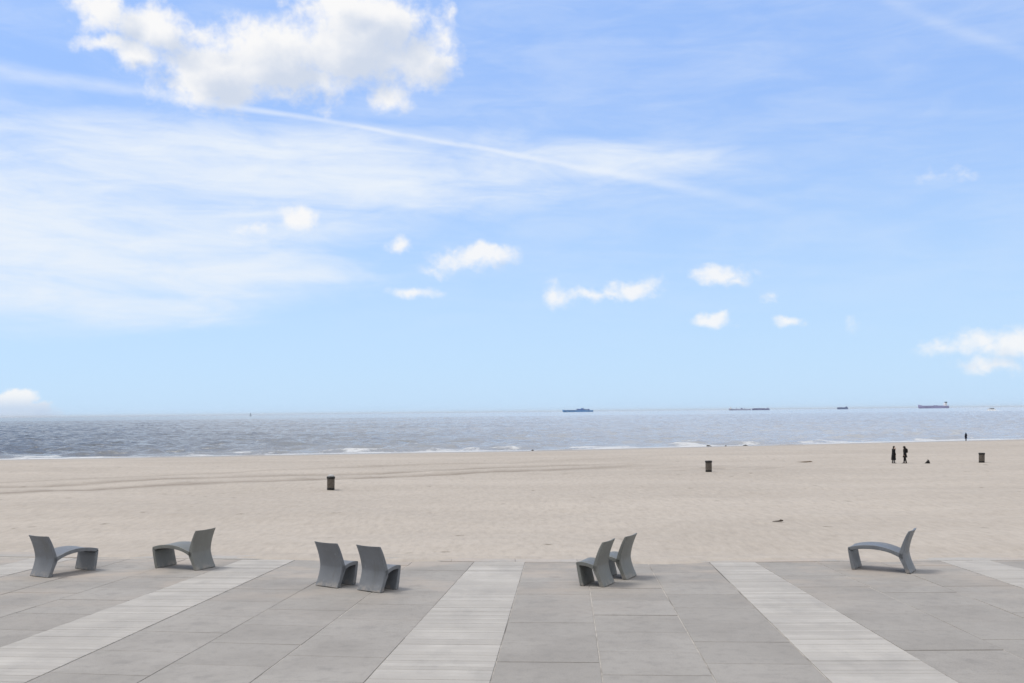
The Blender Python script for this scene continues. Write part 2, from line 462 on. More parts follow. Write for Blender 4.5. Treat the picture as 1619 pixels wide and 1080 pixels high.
CONT = [plain('container_%s' % n, c, 0.7, 0.3, 0.1, 0.1) for n, c in
        (('blue', (0.07, 0.14, 0.42)), ('navy', (0.06, 0.10, 0.30)), ('royal', (0.11, 0.19, 0.48)), ('steel', (0.15, 0.22, 0.36)))]

# ------------------------------------------------------------------ object helpers
def link(name, me, m=None, parent=None, loc=None, rotz=None):
    o = bpy.data.objects.new(name, me)
    C.objects.link(o)
    if m is not None and me is not None and len(me.materials) == 0:
        me.materials.append(m)
    if parent is not None:
        o.parent = parent
    if loc is not None:
        o.location = loc
    if rotz is not None:
        o.rotation_euler = (0, 0, rotz)
    return o
def tag(o, label=None, cat=None, group=None, kind=None):
    if label: o['label'] = label
    if cat: o['category'] = cat
    if group: o['group'] = group
    if kind: o['kind'] = kind
    return o
def thing(name, label, cat, loc, rotz=0.0, group=None):
    o = bpy.data.objects.new(name, None)
    C.objects.link(o)
    o.location = loc; o.rotation_euler = (0, 0, rotz)
    o.empty_display_size = 0.2
    return tag(o, label, cat, group)
def smooth_all(me, angle=None):
    for p in me.polygons: p.use_smooth = True
def from_bm(name, bm, smooth=False):
    bmesh.ops.recalc_face_normals(bm, faces=bm.faces)
    me = bpy.data.meshes.new(name)
    bm.to_mesh(me); bm.free()
    if smooth: smooth_all(me)
    return me
def loft(bm, rings, cap=True, closed=True):
    vs = [[bm.verts.new(p) for p in r] for r in rings]
    n = len(vs[0])
    for a, b_ in zip(vs[:-1], vs[1:]):
        for i in range(n if closed else n - 1):
            j = (i + 1) % n
            bm.faces.new((a[i], a[j], b_[j], b_[i]))
    if cap and closed:
        bm.faces.new(vs[0]); bm.faces.new(list(reversed(vs[-1])))
    return vs
def ring(cx, cy, cz, rx, ry, n=14, rot=0.0, tilt=0.0):
    out = []
    for i in range(n):
        a = 2 * pi * i / n
        x, y = rx * cos(a), ry * sin(a)
        xr, yr = x * cos(rot) - y * sin(rot), x * sin(rot) + y * cos(rot)
        out.append((cx + xr, cy + yr, cz + tilt * xr))
    return out
def box(bm, x0, x1, y0, y1, z0, z1):
    v = [bm.verts.new((x, y, z)) for z in (z0, z1) for x, y in ((x0, y0), (x1, y0), (x1, y1), (x0, y1))]
    for f in ((0, 3, 2, 1), (4, 5, 6, 7), (0, 1, 5, 4), (1, 2, 6, 5), (2, 3, 7, 6), (3, 0, 4, 7)):
        bm.faces.new([v[i] for i in f])
def tube(bm, pts, rad, n=10, cap=True):
    pts = [Vector(p) for p in pts]
    rings = []
    for i, p in enumerate(pts):
        d = (pts[min(i + 1, len(pts) - 1)] - pts[max(i - 1, 0)]).normalized()
        up = Vector((0, 0, 1)) if abs(d.z) < 0.9 else Vector((1, 0, 0))
        s = d.cross(up).normalized(); u = s.cross(d)
        r = rad[i] if isinstance(rad, (list, tuple)) else rad
        rings.append([p + s * r * cos(2 * pi * k / n) + u * r * sin(2 * pi * k / n) for k in range(n)])
    loft(bm, rings, cap)

# smooth value noise on numpy arrays
_rng = np.random.default_rng(11)
_TAB = _rng.random((512, 512))
def vnoise(x, y):
    xi = np.floor(x).astype(int); yi = np.floor(y).astype(int)
    fx = x - xi; fy = y - yi
    fx = fx * fx * (3 - 2 * fx); fy = fy * fy * (3 - 2 * fy)
    g_ = lambda i, j: _TAB[i % 512, j % 512]
    return (g_(xi, yi) * (1 - fx) * (1 - fy) + g_(xi + 1, yi) * fx * (1 - fy)
            + g_(xi, yi + 1) * (1 - fx) * fy + g_(xi + 1, yi + 1) * fx * fy)
def fbm(x, y, o=4, r=0.5):
    s = np.zeros_like(x); a = 1.0; tot = 0
    for k in range(o):
        s += a * vnoise(x * 2 ** k + 17.3 * k, y * 2 ** k + 9.1 * k); tot += a; a *= r
    return s / tot
def grid_mesh(name, X, Y, Z, attrs=None):
    r, c = X.shape
    co = np.stack([X, Y, Z], -1).reshape(-1, 3)
    idx = np.arange(r * c).reshape(r, c)
    q = np.stack([idx[:-1, :-1], idx[:-1, 1:], idx[1:, 1:], idx[1:, :-1]], -1).reshape(-1, 4)
    me = bpy.data.meshes.new(name)
    me.vertices.add(len(co)); me.vertices.foreach_set('co', co.ravel())
    me.loops.add(q.size); me.loops.foreach_set('vertex_index', q.ravel().astype(np.int32))
    me.polygons.add(len(q))
    me.polygons.foreach_set('loop_start', (np.arange(len(q)) * 4).astype(np.int32))
    me.polygons.foreach_set('loop_total', np.full(len(q), 4, dtype=np.int32))
    me.update(calc_edges=True); me.validate()
    me.polygons.foreach_set('use_smooth', np.ones(len(q), dtype=bool))
    for k, v in (attrs or {}).items():
        a = me.attributes.new(k, 'FLOAT', 'POINT')
        a.data.foreach_set('value', np.clip(v, 0, 1).ravel().astype(np.float32))
    return me

# ------------------------------------------------------------------ the lie of the land (metres, promenade = 0, sea towards +Y)
EDGE = [(-60, 33.5), (-30, 28.2), (-13.04, 25.0), (-8.64, 24.45), (-5.22, 23.96), (0.26, 23.2), (4.5, 22.88), (9.73, 22.71), (11.67, 22.70), (30, 23.6), (60, 27.5)]
SHORE = [(-900, 60), (-300, 118), (-77.5, 150.4), (-41.6, 157.0), (0, 163.0), (56.3, 181.0), (100.5, 195.7), (300, 262), (900, 480)]
def pave_y(x): return np.interp(x, [p[0] for p in EDGE], [p[1] for p in EDGE])
def kerb_w(x): return np.interp(x, [-60, -13, -4, 4, 60], [1.0, 0.85, 0.55, 0.46, 0.46])
def edge_y(x): return pave_y(x) + kerb_w(x)
def shore_y(x): return np.interp(x, [p[0] for p in SHORE], [p[1] for p in SHORE])
Z_BEACH, Z_SEA = -1.9, -2.9
def sstep(t): t = np.clip(t, 0, 1); return t * t * (3 - 2 * t)
TRACKS = [[(-60, 60), (-37.1, 72.0), (-32, 74.9), (-26.9, 78.1), (-14.5, 84.0), (-7.4, 88.4), (0, 91.2), (8.6, 96.5), (20, 103), (34, 110)],
          [(-60, 64.5), (-39.5, 76.6), (-34.1, 81.0), (-29, 84.0), (-14.4, 91.2), (-9.6, 93.8), (-4.4, 96.6), (9.5, 101.2), (22, 107), (36, 114)],
          [(-60, 71), (-42, 84), (-30, 92), (-14, 101), (0, 108), (16, 115), (40, 125)]]

def beach_height(X, Y):
    t_e = Y - edge_y(X)
    t_s = shore_y(X) - Y
    z = Z_BEACH * sstep((t_e - 0.1) / 8.5)
    z = z + (Z_SEA - Z_BEACH) * np.clip(1 - t_s / 48.0, 0, 3.5)
    und = (fbm(X * 0.09, Y * 0.13, 4) - 0.5) * 0.42 + (fbm(X * 0.6 + 3, Y * 0.6, 3) - 0.5) * 0.10
    und *= np.clip(t_e / 6.0, 0, 1) * np.clip(t_s / 30.0, 0.08, 1)
    drift = (fbm(X * 0.55 + 40, Y * 0.9, 4) - 0.5) * 0.10
    near = np.clip(1 - np.abs(t_e) / 2.0, 0, 1)
    z = z + und + np.where(t_e > 0, drift * near * 0.6 + 0.012 * near, 0)
    lip = np.minimum(0.018 + (fbm(X * 0.38 + 7, Y * 0.9, 5, 0.6) - 0.5) * 0.46 - np.clip(-t_e, 0, 3) * 0.065, 0.030) - np.clip(-t_e - 0.55, 0, 3) * 0.16
    s_ = sstep(t_e / 0.6)
    return np.where(t_e <= 0, lip, lip * (1 - s_) + z * s_)

# ------------------------------------------------------------------ beach
xs = np.concatenate([np.linspace(-900, -120, 30)[:-1], np.linspace(-120, 120, 481), np.linspace(120, 900, 30)[1:]])
tt = np.concatenate([np.linspace(-1.4, 0.0, 22)[:-1], np.linspace(0, 12, 40)[:-1], np.linspace(12, 175, 330)])
Xg, Tg = np.meshgrid(xs, tt)
Yg = edge_y(Xg) + Tg
Yg = np.where(np.abs(Xg) > 200, edge_y(Xg) + Tg * np.interp(Xg, [-900, -200, 200, 900], [0.6, 1.0, 1.0, 2.8]), Yg)
Zg = beach_height(Xg, Yg)
rut = np.zeros_like(Xg)
for i, tr in enumerate(TRACKS):
    cy = np.interp(Xg, [p[0] for p in tr], [p[1] for p in tr])
    off = (fbm(Xg * 0.08 + i * 11, Xg * 0.0 + i, 3) - 0.5) * 3.0
    w_ = (1.9, 1.7, 1.2)[i]
    k = np.exp(-((Yg - cy - off) / w_) ** 2)
    k *= np.clip(0.25 + 1.3 * fbm(Xg * 0.12 + 5 * i, Yg * 0.2, 4), 0, 1) * (1.0, 0.85, 0.45)[i]
    k *= sstep((26 - Xg) / 30.0)
    rut = np.maximum(rut, k)
# trampled patches
for (cx, cy, rx, ry, s_) in ((19, 93, 9, 5, .55), (4.5, 86.5, 4, 2, .35), (30, 102, 2.5, 1.2, .5)):
    rut = np.maximum(rut, s_ * np.clip(1 - ((Xg - cx) / rx) ** 2 - ((Yg - cy) / ry) ** 2, 0, 1) * np.clip((fbm(Xg * 1.1, Yg * 1.1, 3) - .42) * 5, 0, 1))
Zg = Zg - rut * 0.09
ts = shore_y(Xg) - Yg
wet = sstep((11 + 9 * (fbm(Xg * 0.05, Yg * 0.05, 3) - .5) - ts) / 9.0)
beach = link('beach', grid_mesh('beach', Xg, Yg, Zg, {'wet': wet, 'rut': rut}), M_SAND)
tag(beach, 'wide pale sand beach between the promenade and the sea', 'beach', kind='structure')

# ------------------------------------------------------------------ sea
rows = [128.0]
while rows[-1] < 75000:
    y = rows[-1]
    rows.append(y + max(0.42, 0.0042 * (y - 60)) if y < 1500 else y * 1.05)
rows = np.array(rows)
cols = np.concatenate([np.linspace(-3.2, -0.75, 26)[:-1], np.linspace(-0.75, 0.75, 520), np.linspace(0.75, 3.2, 26)[1:]])
Cg, Rg = np.meshgrid(cols, rows)
Xs = Cg * Rg; Ys = Rg.copy()
tsea = Ys - shore_y(Xs)
# short-crested wind sea running in to the beach
wx = Xs + 4 * fbm(Xs * 0.03, Ys * 0.03, 2); wy = Ys + 10 * fbm(Xs * 0.02 + 5, Ys * 0.02, 2)
def ridged(x, y, o=3): return 1 - np.abs(2 * fbm(x, y, o) - 1)
h = (ridged(wx * 0.075, wy * 0.085) - 0.75) * 1.9 + (ridged(wx * 0.20 + 31, wy * 0.24) - 0.75) * 0.9 + (fbm(wx * 0.8, wy * 1.2, 2) - .5) * 0.14
amp = np.clip(tsea / 25.0, 0.06, 1) * np.interp(Ys, [100, 1200, 2600], [1.0, 1.0, 0.0])
Zs = h * amp
foam = np.exp(-np.abs(tsea - 1.8) / 2.4) * (0.68 + 0.55 * fbm(Xs * 0.07, Xs * 0.0 + 2.0, 3))
foam += 0.85 * np.clip(1 - np.abs(tsea - 8.0) / 6.0, 0, 1) * np.clip((fbm(Xs * 0.16 + 9, Ys * 0.20, 3) - 0.50) * 4.0, 0, 1)
# breakers
for (t0, hh_, thr, sd) in ((8.0, 0.50, 0.54, 3.0), (15.0, 0.50, 0.55, 21.0), (26.0, 0.50, 0.58, 47.0), (44.0, 0.5, 0.60, 77.0)):
    wob = t0 + 5 * (fbm(Xs * 0.045 + sd, Xs * 0 + sd, 3) - 0.5)
    msk = np.clip((fbm(Xs * 0.06 + sd * 2, Xs * 0 + 1.0, 3) - thr) * 9, 0, 1)
    prof = np.exp(-((tsea - wob) / 1.6) ** 2)
    Zs += hh_ * prof * msk
    foam += 0.90 * np.exp(-((tsea - wob - 1.2) / 1.2) ** 2) * msk * np.clip((fbm(Xs * 0.30 + sd, Xs * 0, 3) - .46) * 5, 0, 1)
caps = np.clip((h - 0.56) * 3.0, 0, 1) * np.clip(tsea / 20, 0, 1) * np.interp(Ys, [150, 900], [0.45, 0.25])
foam += caps
shallow = np.clip(1 - tsea / 30.0, 0, 1)
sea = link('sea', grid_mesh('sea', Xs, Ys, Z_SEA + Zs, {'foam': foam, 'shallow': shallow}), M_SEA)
tag(sea, 'grey-blue choppy sea with a thin line of surf', 'sea', kind='structure')

# ------------------------------------------------------------------ promenade
bm = bmesh.new()
ex = np.linspace(-60, 60, 121)
top_far = [(float(x), float(edge_y(x)) - 0.02) for x in ex]
vt = [bm.verts.new((x, y, -0.009)) for x, y in top_far]
vn = [bm.verts.new((x, -12.0, -0.009)) for x, _ in top_far]
vb = [bm.verts.new((x, y + 0.004, -2.2)) for x, y in top_far]
for i in range(len(vt) - 1):
    bm.faces.new((vn[i], vn[i + 1], vt[i + 1], vt[i]))
    bm.faces.new((vt[i], vt[i + 1], vb[i + 1], vb[i]))
prom = link('promenade', from_bm('promenade', bm), M_BED)
tag(prom, 'grey slab promenade in front of the beach', 'promenade', kind='structure')

def V2(p): return Vector((p[0], p[1]))
def edge_line(far, near):
    f_, n_ = V2(far), V2(near)
    return f_, (n_ - f_).normalized()
# edges of the pale board strips: (far point, a nearer point) left and right
STRIPS = [
    ((-17.6, 25.65), (-19.2, 17.2), (-16.4, 25.5), (-18.0, 16.0)),
    ((-11.94, 24.68), (-13.6, 15.6), (-10.81, 24.60), (-12.35, 15.0)),
    ((-6.56, 24.06), (-7.83, 15.14), (-5.24, 23.96), (-6.45, 13.11)),
    ((-0.92, 23.30), (-1.95, 13.08), (0.27, 23.20), (-0.32, 12.87)),
    ((4.50, 22.88), (4.05, 12.85), (5.54, 22.83), (5.64, 12.64)),
    ((9.73, 22.71), (9.93, 13.2), (10.86, 22.67), (11.75, 13.2)),
    ((15.0, 22.75), (15.9, 13.2), (16.15, 22.80), (17.55, 13.2)),
]
NEAR_A = 16.5
def slab_mesh(name, corners, z0, z1, bev):
    """a slab from four plan corners (far-left, far-right, near-right, near-left) round their own centre"""
    c = sum(corners, Vector((0, 0))) / 4
    bm = bmesh.new()
    lo = [bm.verts.new((p.x - c.x, p.y - c.y, z0)) for p in corners]
    mid = [bm.verts.new((p.x - c.x, p.y - c.y, z1 - bev)) for p in corners]
    hi = []
    for p in corners:
        d = (p - c)
        hi.append(bm.verts.new((d.x - math.copysign(bev, d.x), d.y - math.copysign(bev, d.y), z1)))
    bm.faces.new(hi)
    for i in range(4):
        j = (i + 1) % 4
        bm.faces.new((lo[i], lo[j], mid[j], mid[i]))
        bm.faces.new((mid[i], mid[j], hi[j], hi[i]))
    return from_bm(name, bm), c
rs = random.Random(5)
ROW = 1.30
for i in range(len(STRIPS) - 1):
    # a field of slabs between the right edge of one strip and the left edge of the next
    fl, dl = edge_line(STRIPS[i][2], STRIPS[i][3])
    fr, dr = edge_line(STRIPS[i + 1][0], STRIPS[i + 1][1])
    phase = rs.choice((0.0, 0.65)) if i != 3 else 0.15
    for cidx in range(3):
        q0, q1 = cidx / 3, (cidx + 1) / 3
        cuts = [0.0]
        a = (phase + (0.65 if cidx % 2 else 0.0)) % ROW
        if a < 0.25: a += ROW
        while a < NEAR_A:
            cuts.append(a); a += ROW
        for a0, a1 in zip(cuts[:-1], cuts[1:]):
            gp = rs.uniform(0.005, 0.011)
            A0, A1 = a0 + gp, a1 - gp
            def pt(a_, q_, s_):
                L, R = fl + dl * a_, fr + dr * a_
                u = (R - L).normalized()
                return L.lerp(R, q_) + u * s_ * rs.uniform(0.007, 0.012)
            cs = [pt(A0, q0, 1), pt(A0, q1, -1), pt(A1, q1, -1), pt(A1, q0, 1)]
            me, c = slab_mesh('slab', cs, -0.05, 0.0, 0.004)
            o = link('slab', me, M_SLAB, prom, (c.x, c.y, rs.uniform(-0.004, 0.003)))
            o.rotation_euler = (rs.uniform(-0.0012, 0.0012), rs.uniform(-0.0012, 0.0012), 0)
for i, (lf, ln, rf, rn) in enumerate(STRIPS):
    fl, dl = edge_line(lf, ln); fr, dr = edge_line(rf, rn)
    a = 0.0
    lim = NEAR_A if 1 <= i <= 5 else 9.0
    k = 0
    while a < lim - 0.2:
        wd = 0.165 if k % 6 else 0.165
        gp = 0.0035 if k % 8 else 0.010
        A0, A1 = a + gp, a + wd - 0.003
        pts = []
        for a_, q_ in ((A0, 0), (A0, 1), (A1, 1), (A1, 0)):
            L, R = fl + dl * a_, fr + dr * a_
            u = (R - L).normalized()
            pts.append((L + u * 0.008) if q_ == 0 else (R - u * 0.008))
        me, c = slab_mesh('plank', pts, -0.05, 0.004, 0.003)
        link('plank', me, M_PLANK, prom, (c.x, c.y, rs.uniform(-0.003, 0.003)))
        a += wd; k += 1

# pale kerb stones along the beach side
kx = -24.0
while kx < 24.0:
    kl = rs.uniform(1.45, 1.55)
    x0, x1 = kx + 0.003, kx + kl - 0.003
    cs = [Vector((x, float(pave_y(x)) + (0.008 if nr else float(kerb_w(x)) - 0.01))) for x, nr in ((x0, 0), (x1, 0), (x1, 1), (x0, 1))]
    me, c = slab_mesh('kerb_stone', cs, -0.30, 0.006, 0.008)
    link('kerb_stone', me, M_KERB, prom, (c.x, c.y, rs.uniform(-0.003, 0.004)))
    kx += kl

# ------------------------------------------------------------------ cast seats and loungers
WID = 0.64
def panel(bm, rear, front, dish=0.016, nq=8, w=WID, ends=(True, True)):
    """a curved cast panel: two side profiles (s, z) swept across the width, slightly dished"""
    n = len(rear)
    def lay(prof, sgn):
        out = []
        for k in range(nq + 1):
            q = -1 + 2 * k / nq
            row = []
            for j, (s, z) in enumerate(prof):
                a_ = Vector(prof[max(j - 1, 0)]); b_ = Vector(prof[min(j + 1, n - 1)])
                d = (b_ - a_).normalized()
                nrm = Vector((-d.y, d.x))
                off = dish * (1 - q * q)
                row.append(bm.verts.new((q * w / 2, s + nrm.x * off, z + nrm.y * off)))
            out.append(row)
        return out
    R_, F_ = lay(rear, 1), lay(front, 1)
    for L in (R_, F_):
        for k in range(nq):
            for j in range(n - 1):
                bm.faces.new((L[k][j], L[k + 1][j], L[k + 1][j + 1], L[k][j + 1]))
    for k in (0, nq):
        for j in range(n - 1):
            bm.faces.new((R_[k][j], R_[k][j + 1], F_[k][j + 1], F_[k][j]))
    for j in [jj for jj, e_ in zip((0, n - 1), ends) if e_]:
        for k in range(nq):
            bm.faces.new((R_[k][j], R_[k + 1][j], F_[k + 1][j], F_[k][j]))
def resample(pts, n):
    """Catmull-Rom through the points"""
    P_ = [Vector(p) for p in pts]
    P_ = [P_[0] * 2 - P_[1]] + P_ + [P_[-1] * 2 - P_[-2]]
    segs = len(P_) - 3
    out = []
    for i in range(n):
        u = i / (n - 1) * segs
        k = min(int(u), segs - 1); t_ = u - k
        p0, p1, p2, p3 = P_[k:k + 4]
        out.append(tuple(0.5 * ((2 * p1) + (-p0 + p2) * t_ + (2 * p0 - 5 * p1 + 4 * p2 - p3) * t_ ** 2 + (-p0 + 3 * p1 - 3 * p2 + p3) * t_ ** 3)))
    return out
def finish(name, bm, m, parent, bev=0.010):
    me = from_bm(name, bm, True)
    o = link(name, me, m, parent)
    md = o.modifiers.new('bevel', 'BEVEL'); md.width = bev; md.segments = 2; md.limit_method = 'ANGLE'; md.angle_limit = radians(40)
    md2 = o.modifiers.new('normals', 'WEIGHTED_NORMAL')
    md2.keep_sharp = True
    return o
REAR = [(0.0, 0.0), (0.082, 0.18), (0.132, 0.36), (0.128, 0.48), (0.090, 0.64), (0.035, 0.79), (-0.018, 0.905)]
FRONT = [(0.095, 0.0), (0.170, 0.18), (0.245, 0.34), (0.215, 0.48), (0.160, 0.64), (0.096, 0.79), (0.038, 0.893)]
def build_seat(long, root, m):
    R_ = resample(REAR, 25); F_ = resample(FRONT, 25)
    k = 9
    bm = bmesh.new(); panel(bm, R_[:k + 1], F_[:k + 1], 0.018, ends=(True, False)); finish('rear_leg', bm, m, root)
    bm = bmesh.new(); panel(bm, R_[k:], F_[k:], 0.018, ends=(False, True)); finish('backrest', bm, m, root)
    if long:
        up = [(0.150, 0.405), (0.30, 0.448), (0.50, 0.512), (0.72, 0.548), (0.95, 0.545), (1.14, 0.520), (1.298, 0.478)]
        lo = [(0.150, 0.262), (0.27, 0.345), (0.46, 0.420), (0.70, 0.460), (0.93, 0.462), (1.12, 0.442), (1.225, 0.415)]
    else:
        up = [(0.150, 0.410), (0.25, 0.436), (0.36, 0.466), (0.45, 0.482), (0.53, 0.483), (0.605, 0.468)]
        lo = [(0.150, 0.262), (0.23, 0.335), (0.33, 0.382), (0.42, 0.402), (0.49, 0.406), (0.535, 0.402)]
    bm = bmesh.new(); panel(bm, resample(up, 25), resample(lo, 25), -0.012); finish('seat', bm, m, root)
    L = up[-1][0]
    out = [(L - 0.004, 0.455), (L - 0.018, 0.36), (L - 0.045, 0.20), (L - 0.084, 0.0)]
    inn = [(L - 0.074, 0.400), (L - 0.090, 0.34), (L - 0.118, 0.20), (L - 0.165, 0.0)]
    bm = bmesh.new(); panel(bm, resample(out, 13), resample(inn, 13), 0.010); finish('front_leg', bm, m, root)

SEATS = [  # long?, x, y, facing (degrees from the sea, positive = to the right), material, label
    (True, -10.39, 21.77, 29.9, M_SEAT, 'grey cast lounger with long arched seat, leftmost of all the seats'),
    (True, -7.00, 22.69, -67.0, M_SEAT_G, 'grey cast lounger turned left beside the left pale board strip'),
    (False, -3.80, 20.14, 36.9, M_SEAT, 'short grey cast chair facing right, left one of the left pair'),
    (False, -2.86, 19.56, 37.1, M_SEAT, 'short grey cast chair facing right, right and nearer one of the left pair'),
    (False, 1.93, 20.02, -64.5, M_SEAT_G, 'short grey cast chair facing left, left and nearer one of the right pair'),
    (False, 2.48, 20.86, -63.7, M_SEAT_G, 'short grey cast chair facing left, half hidden right one of its pair'),
    (True, 8.54, 21.26, -58.2, M_SEAT, 'grey cast lounger seen almost in profile, rightmost of all the seats'),
]
for lg, x, y, a, m, lab in SEATS:
    r = thing('lounger' if lg else 'cast_chair', lab, 'lounger' if lg else 'chair', (x, y, 0.004), -radians(a),
              'cast grey seats along the promenade edge')
    build_seat(lg, r, m)

# ------------------------------------------------------------------ beach bins
def gz(x, y): return float(beach_height(np.array([[float(x)]]), np.array([[float(y)]]))[0, 0])
def make_bin(x, y, lab, tilt, cap):
    r = thing('litter_bin', lab, 'bin', (x, y, gz(x, y) - 0.03), random.uniform(0, 6), 'litter bins standing on the sand')
    r.rotation_euler[0] = tilt
    bm = bmesh.new()
    n = 36
    def rr(z, rad): return [(rad * (1 + (0.035 if k % 2 else -0.02)) * cos(2 * pi * k / n), rad * (1 + (0.035 if k % 2 else -0.02)) * sin(2 * pi * k / n), z) for k in range(n)]
    loft(bm, [rr(0.12, .255), rr(0.45, .262), rr(0.84, .258)])
    link('slatted_body', from_bm('slatted_body', bm), M_BINSLAT, r)
    bm = bmesh.new()
    loft(bm, [ring(0, 0, 0, .262, .262, 28), ring(0, 0, .14, .272, .272, 28), ring(0, 0, .18, .272, .272, 28)])
    link('base_ring', from_bm('base_ring', bm), M_BLACK, r)
    bm = bmesh.new()
    loft(bm, [ring(0, 0, .825, .285, .285, 28), ring(0, 0, .86, .300, .300, 28), ring(0, 0, .955, .300, .300, 28), ring(0, 0, .985, .270, .270, 28),
              ring(0, 0, .975, .19, .19, 28), ring(0, 0, .80, .17, .17, 28)])
    link('rim', from_bm('rim', bm), M_BLACK, r)
    if cap:
        bm = bmesh.new()
        loft(bm, [ring(0, 0, .97, .23, .23, 24), ring(0, 0, 1.05, .22, .22, 24), ring(0, 0, 1.11, .16, .16, 24), ring(0, 0, 1.13, .05, .05, 24)])
        link('domed_cap', from_bm('domed_cap', bm, True), M_CAP, r)
make_bin(-13.0, 71.1, 'slatted litter bin with pale domed cap, leftmost of the beach bins', 0.02, True)
make_bin(16.7, 84.8, 'dark slatted litter bin on open sand, middle one of the three', 0.0, False)
make_bin(45.9, 97.4, 'dark slatted litter bin far right, beyond the two people', -0.015, False)

# ------------------------------------------------------------------ people
def skin_mesh(name, verts, edges, radii, root=0, sub=1):
    me = bpy.data.meshes.new(name + '_src')
    me.from_pydata(verts, edges, [])
    o = bpy.data.objects.new(name + '_src', me)
    C.objects.link(o)
    md = o.modifiers.new('skin', 'SKIN'); md.use_smooth_shade = True
    for i, rd in enumerate(radii):
        sv = me.skin_vertices[0].data[i]
        sv.radius = rd if isinstance(rd, tuple) else (rd, rd)
        sv.use_root = (i == root)
    s2 = o.modifiers.new('sub', 'SUBSURF'); s2.levels = sub; s2.render_levels = sub
    dg = bpy.context.evaluated_depsgraph_get()
    res = bpy.data.meshes.new_from_object(o.evaluated_get(dg))
    res.name = name
    bpy.data.objects.remove(o)
    return res
def person(label, loc, rotz, h, coat_m, trou_m, hem, hand_up, hood, lean=0.0, backpack=False, stance=0.10, knit=None):
    """a standing figure facing local +Y, height h"""
    k = h / 1.72
    r = thing('person', label, 'person', loc, rotz)
    r.scale = (k, k, k)
    ly = lean
    V = [(0, 0, .93), (0, .01, 1.10), (0, 0.01 + ly * .5, 1.28), (0, ly * .8, 1.41), (0, .015 + ly, 1.49), (0, .03 + ly, 1.58), (0, .035 + ly, 1.66)]
    Rr = [(.15, .11), (.14, .10), (.165, .11), (.10, .08), (.055, .058), (.078, .092), (.062, .078)]
    E_ = [(i, i + 1) for i in range(6)]
    def chain(start, pts, rads):
        p = start
        for q, rd in zip(pts, rads):
            V.append(q); Rr.append(rd); E_.append((p, len(V) - 1)); p = len(V) - 1
        return p
    feet = []
    for s in (-1, 1):
        fy = s * stance
        chain(0, [(s * .09, .0, .86), (s * .095, fy * .4 + .02, .50), (s * .095, fy - .01, .12), (s * .10, fy, .055), (s * .105, fy + .15, .035)],
              [(.085, .09), (.058, .062), (.042, .045), (.045, .05), (.035, .03)])
        feet.append((s * .10, fy))
    hands = []
    arms = []
    for s in (-1, 1):
        if hand_up and s == hand_up:
            el_, wr, fin = (s * .26, .08 + ly, 1.16), (s * .12, .22 + ly, 1.40), Vector((-.25 * s, .35, .9)).normalized()
        else:
            el_, wr, fin = (s * .255, -.03 + ly * .4, 1.12), (s * .235, .07 + ly * .3, .88), Vector((-.05 * s, .25, -.97)).normalized()
        a = chain(3, [(s * .19, ly * .8, 1.40), el_, wr], [(.055, .055), (.042, .042), (.028, .030)])
        arms.append([(s * .19, ly * .8, 1.40), el_, wr])
        w_ = Vector(wr)
        palm = w_ + fin * .06
        V.append(tuple(palm)); Rr.append((.036, .018)); E_.append((a, len(V) - 1)); pi_ = len(V) - 1
        side = fin.cross(Vector((0, 1, 0) if abs(fin.y) < .8 else (1, 0, 0))).normalized()
        nrm = side.cross(fin)
        for fi in range(4):
            ln = (.065, .075, .072, .055)[fi]
            st = palm + side * (fi - 1.5) * .019 + fin * .035
            chain(pi_, [tuple(st), tuple(st + fin * ln * .55 + nrm * .008), tuple(st + fin * ln + nrm * .025)], [.0095, .0088, .0075])
        th = palm - side * .030
        chain(pi_, [tuple(th + fin * .005), tuple(th + fin * .045 - side * .018 + nrm * .012)], [.011, .0095])
        hands.append(palm)
    me = skin_mesh('body', V, E_, Rr, 0, 1)
    link('body', me, M_SKIN, r)
    # face: nose and ears
    hc = Vector((0, .032 + ly, 1.615))
    bm = bmesh.new()
    tube(bm, [hc + Vector((0, .088, .015)), hc + Vector((0, .112, -.018)), hc + Vector((0, .09, -.03))], [.010, .017, .010], 8)
    link('nose', from_bm('nose', bm, True), M_SKIN, r)
    for s in (-1, 1):
        bm = bmesh.new()
        loft(bm, [ring(s * .080, hc.y - .005, hc.z - .03, .008, .018, 8), ring(s * .086, hc.y - .008, hc.z, .010, .024, 8), ring(s * .082, hc.y - .006, hc.z + .03, .007, .018, 8)])
        link('ear', from_bm('ear', bm, True), M_SKIN, r)
    # hair or hood
    bm = bmesh.new()
    if hood:
        loft(bm, [ring(0, ly - .05, 1.44, .13, .11, 16), ring(0, ly - .03, 1.52, .115, .115, 16), ring(0, ly + .0, 1.60, .112, .125, 16), ring(0, ly + .01, 1.68, .095, .112, 16),
                  ring(0, ly + .015, 1.725, .055, .07, 16), ring(0, ly + .015, 1.74, .01, .012, 16)])
        link('hood', from_bm('hood', bm, True), coat_m, r)
    else:
        loft(bm, [ring(0, ly - .035, 1.49, .06, .035, 16), ring(0, ly - .02, 1.56, .088, .075, 16), ring(0, ly + .0, 1.62, .094, .095, 16), ring(0, ly + .018, 1.68, .086, .102, 16),
                  ring(0, ly + .022, 1.725, .052, .066, 16), ring(0, ly + .022, 1.738, .01, .012, 16)])
        link('hair', from_bm('hair', bm, True), M_HAIR, r)
    # coat with sleeves
    bm = bmesh.new()
    rg = []
    prof = [(1.475, .085, .08), (1.43, .155, .105), (1.38, .215, .13), (1.25, .215, .15), (1.10, .195, .145), (.95, .205, .155), (.75, .225, .18), (hem + .08, .235, .21), (hem, .24, .22)]
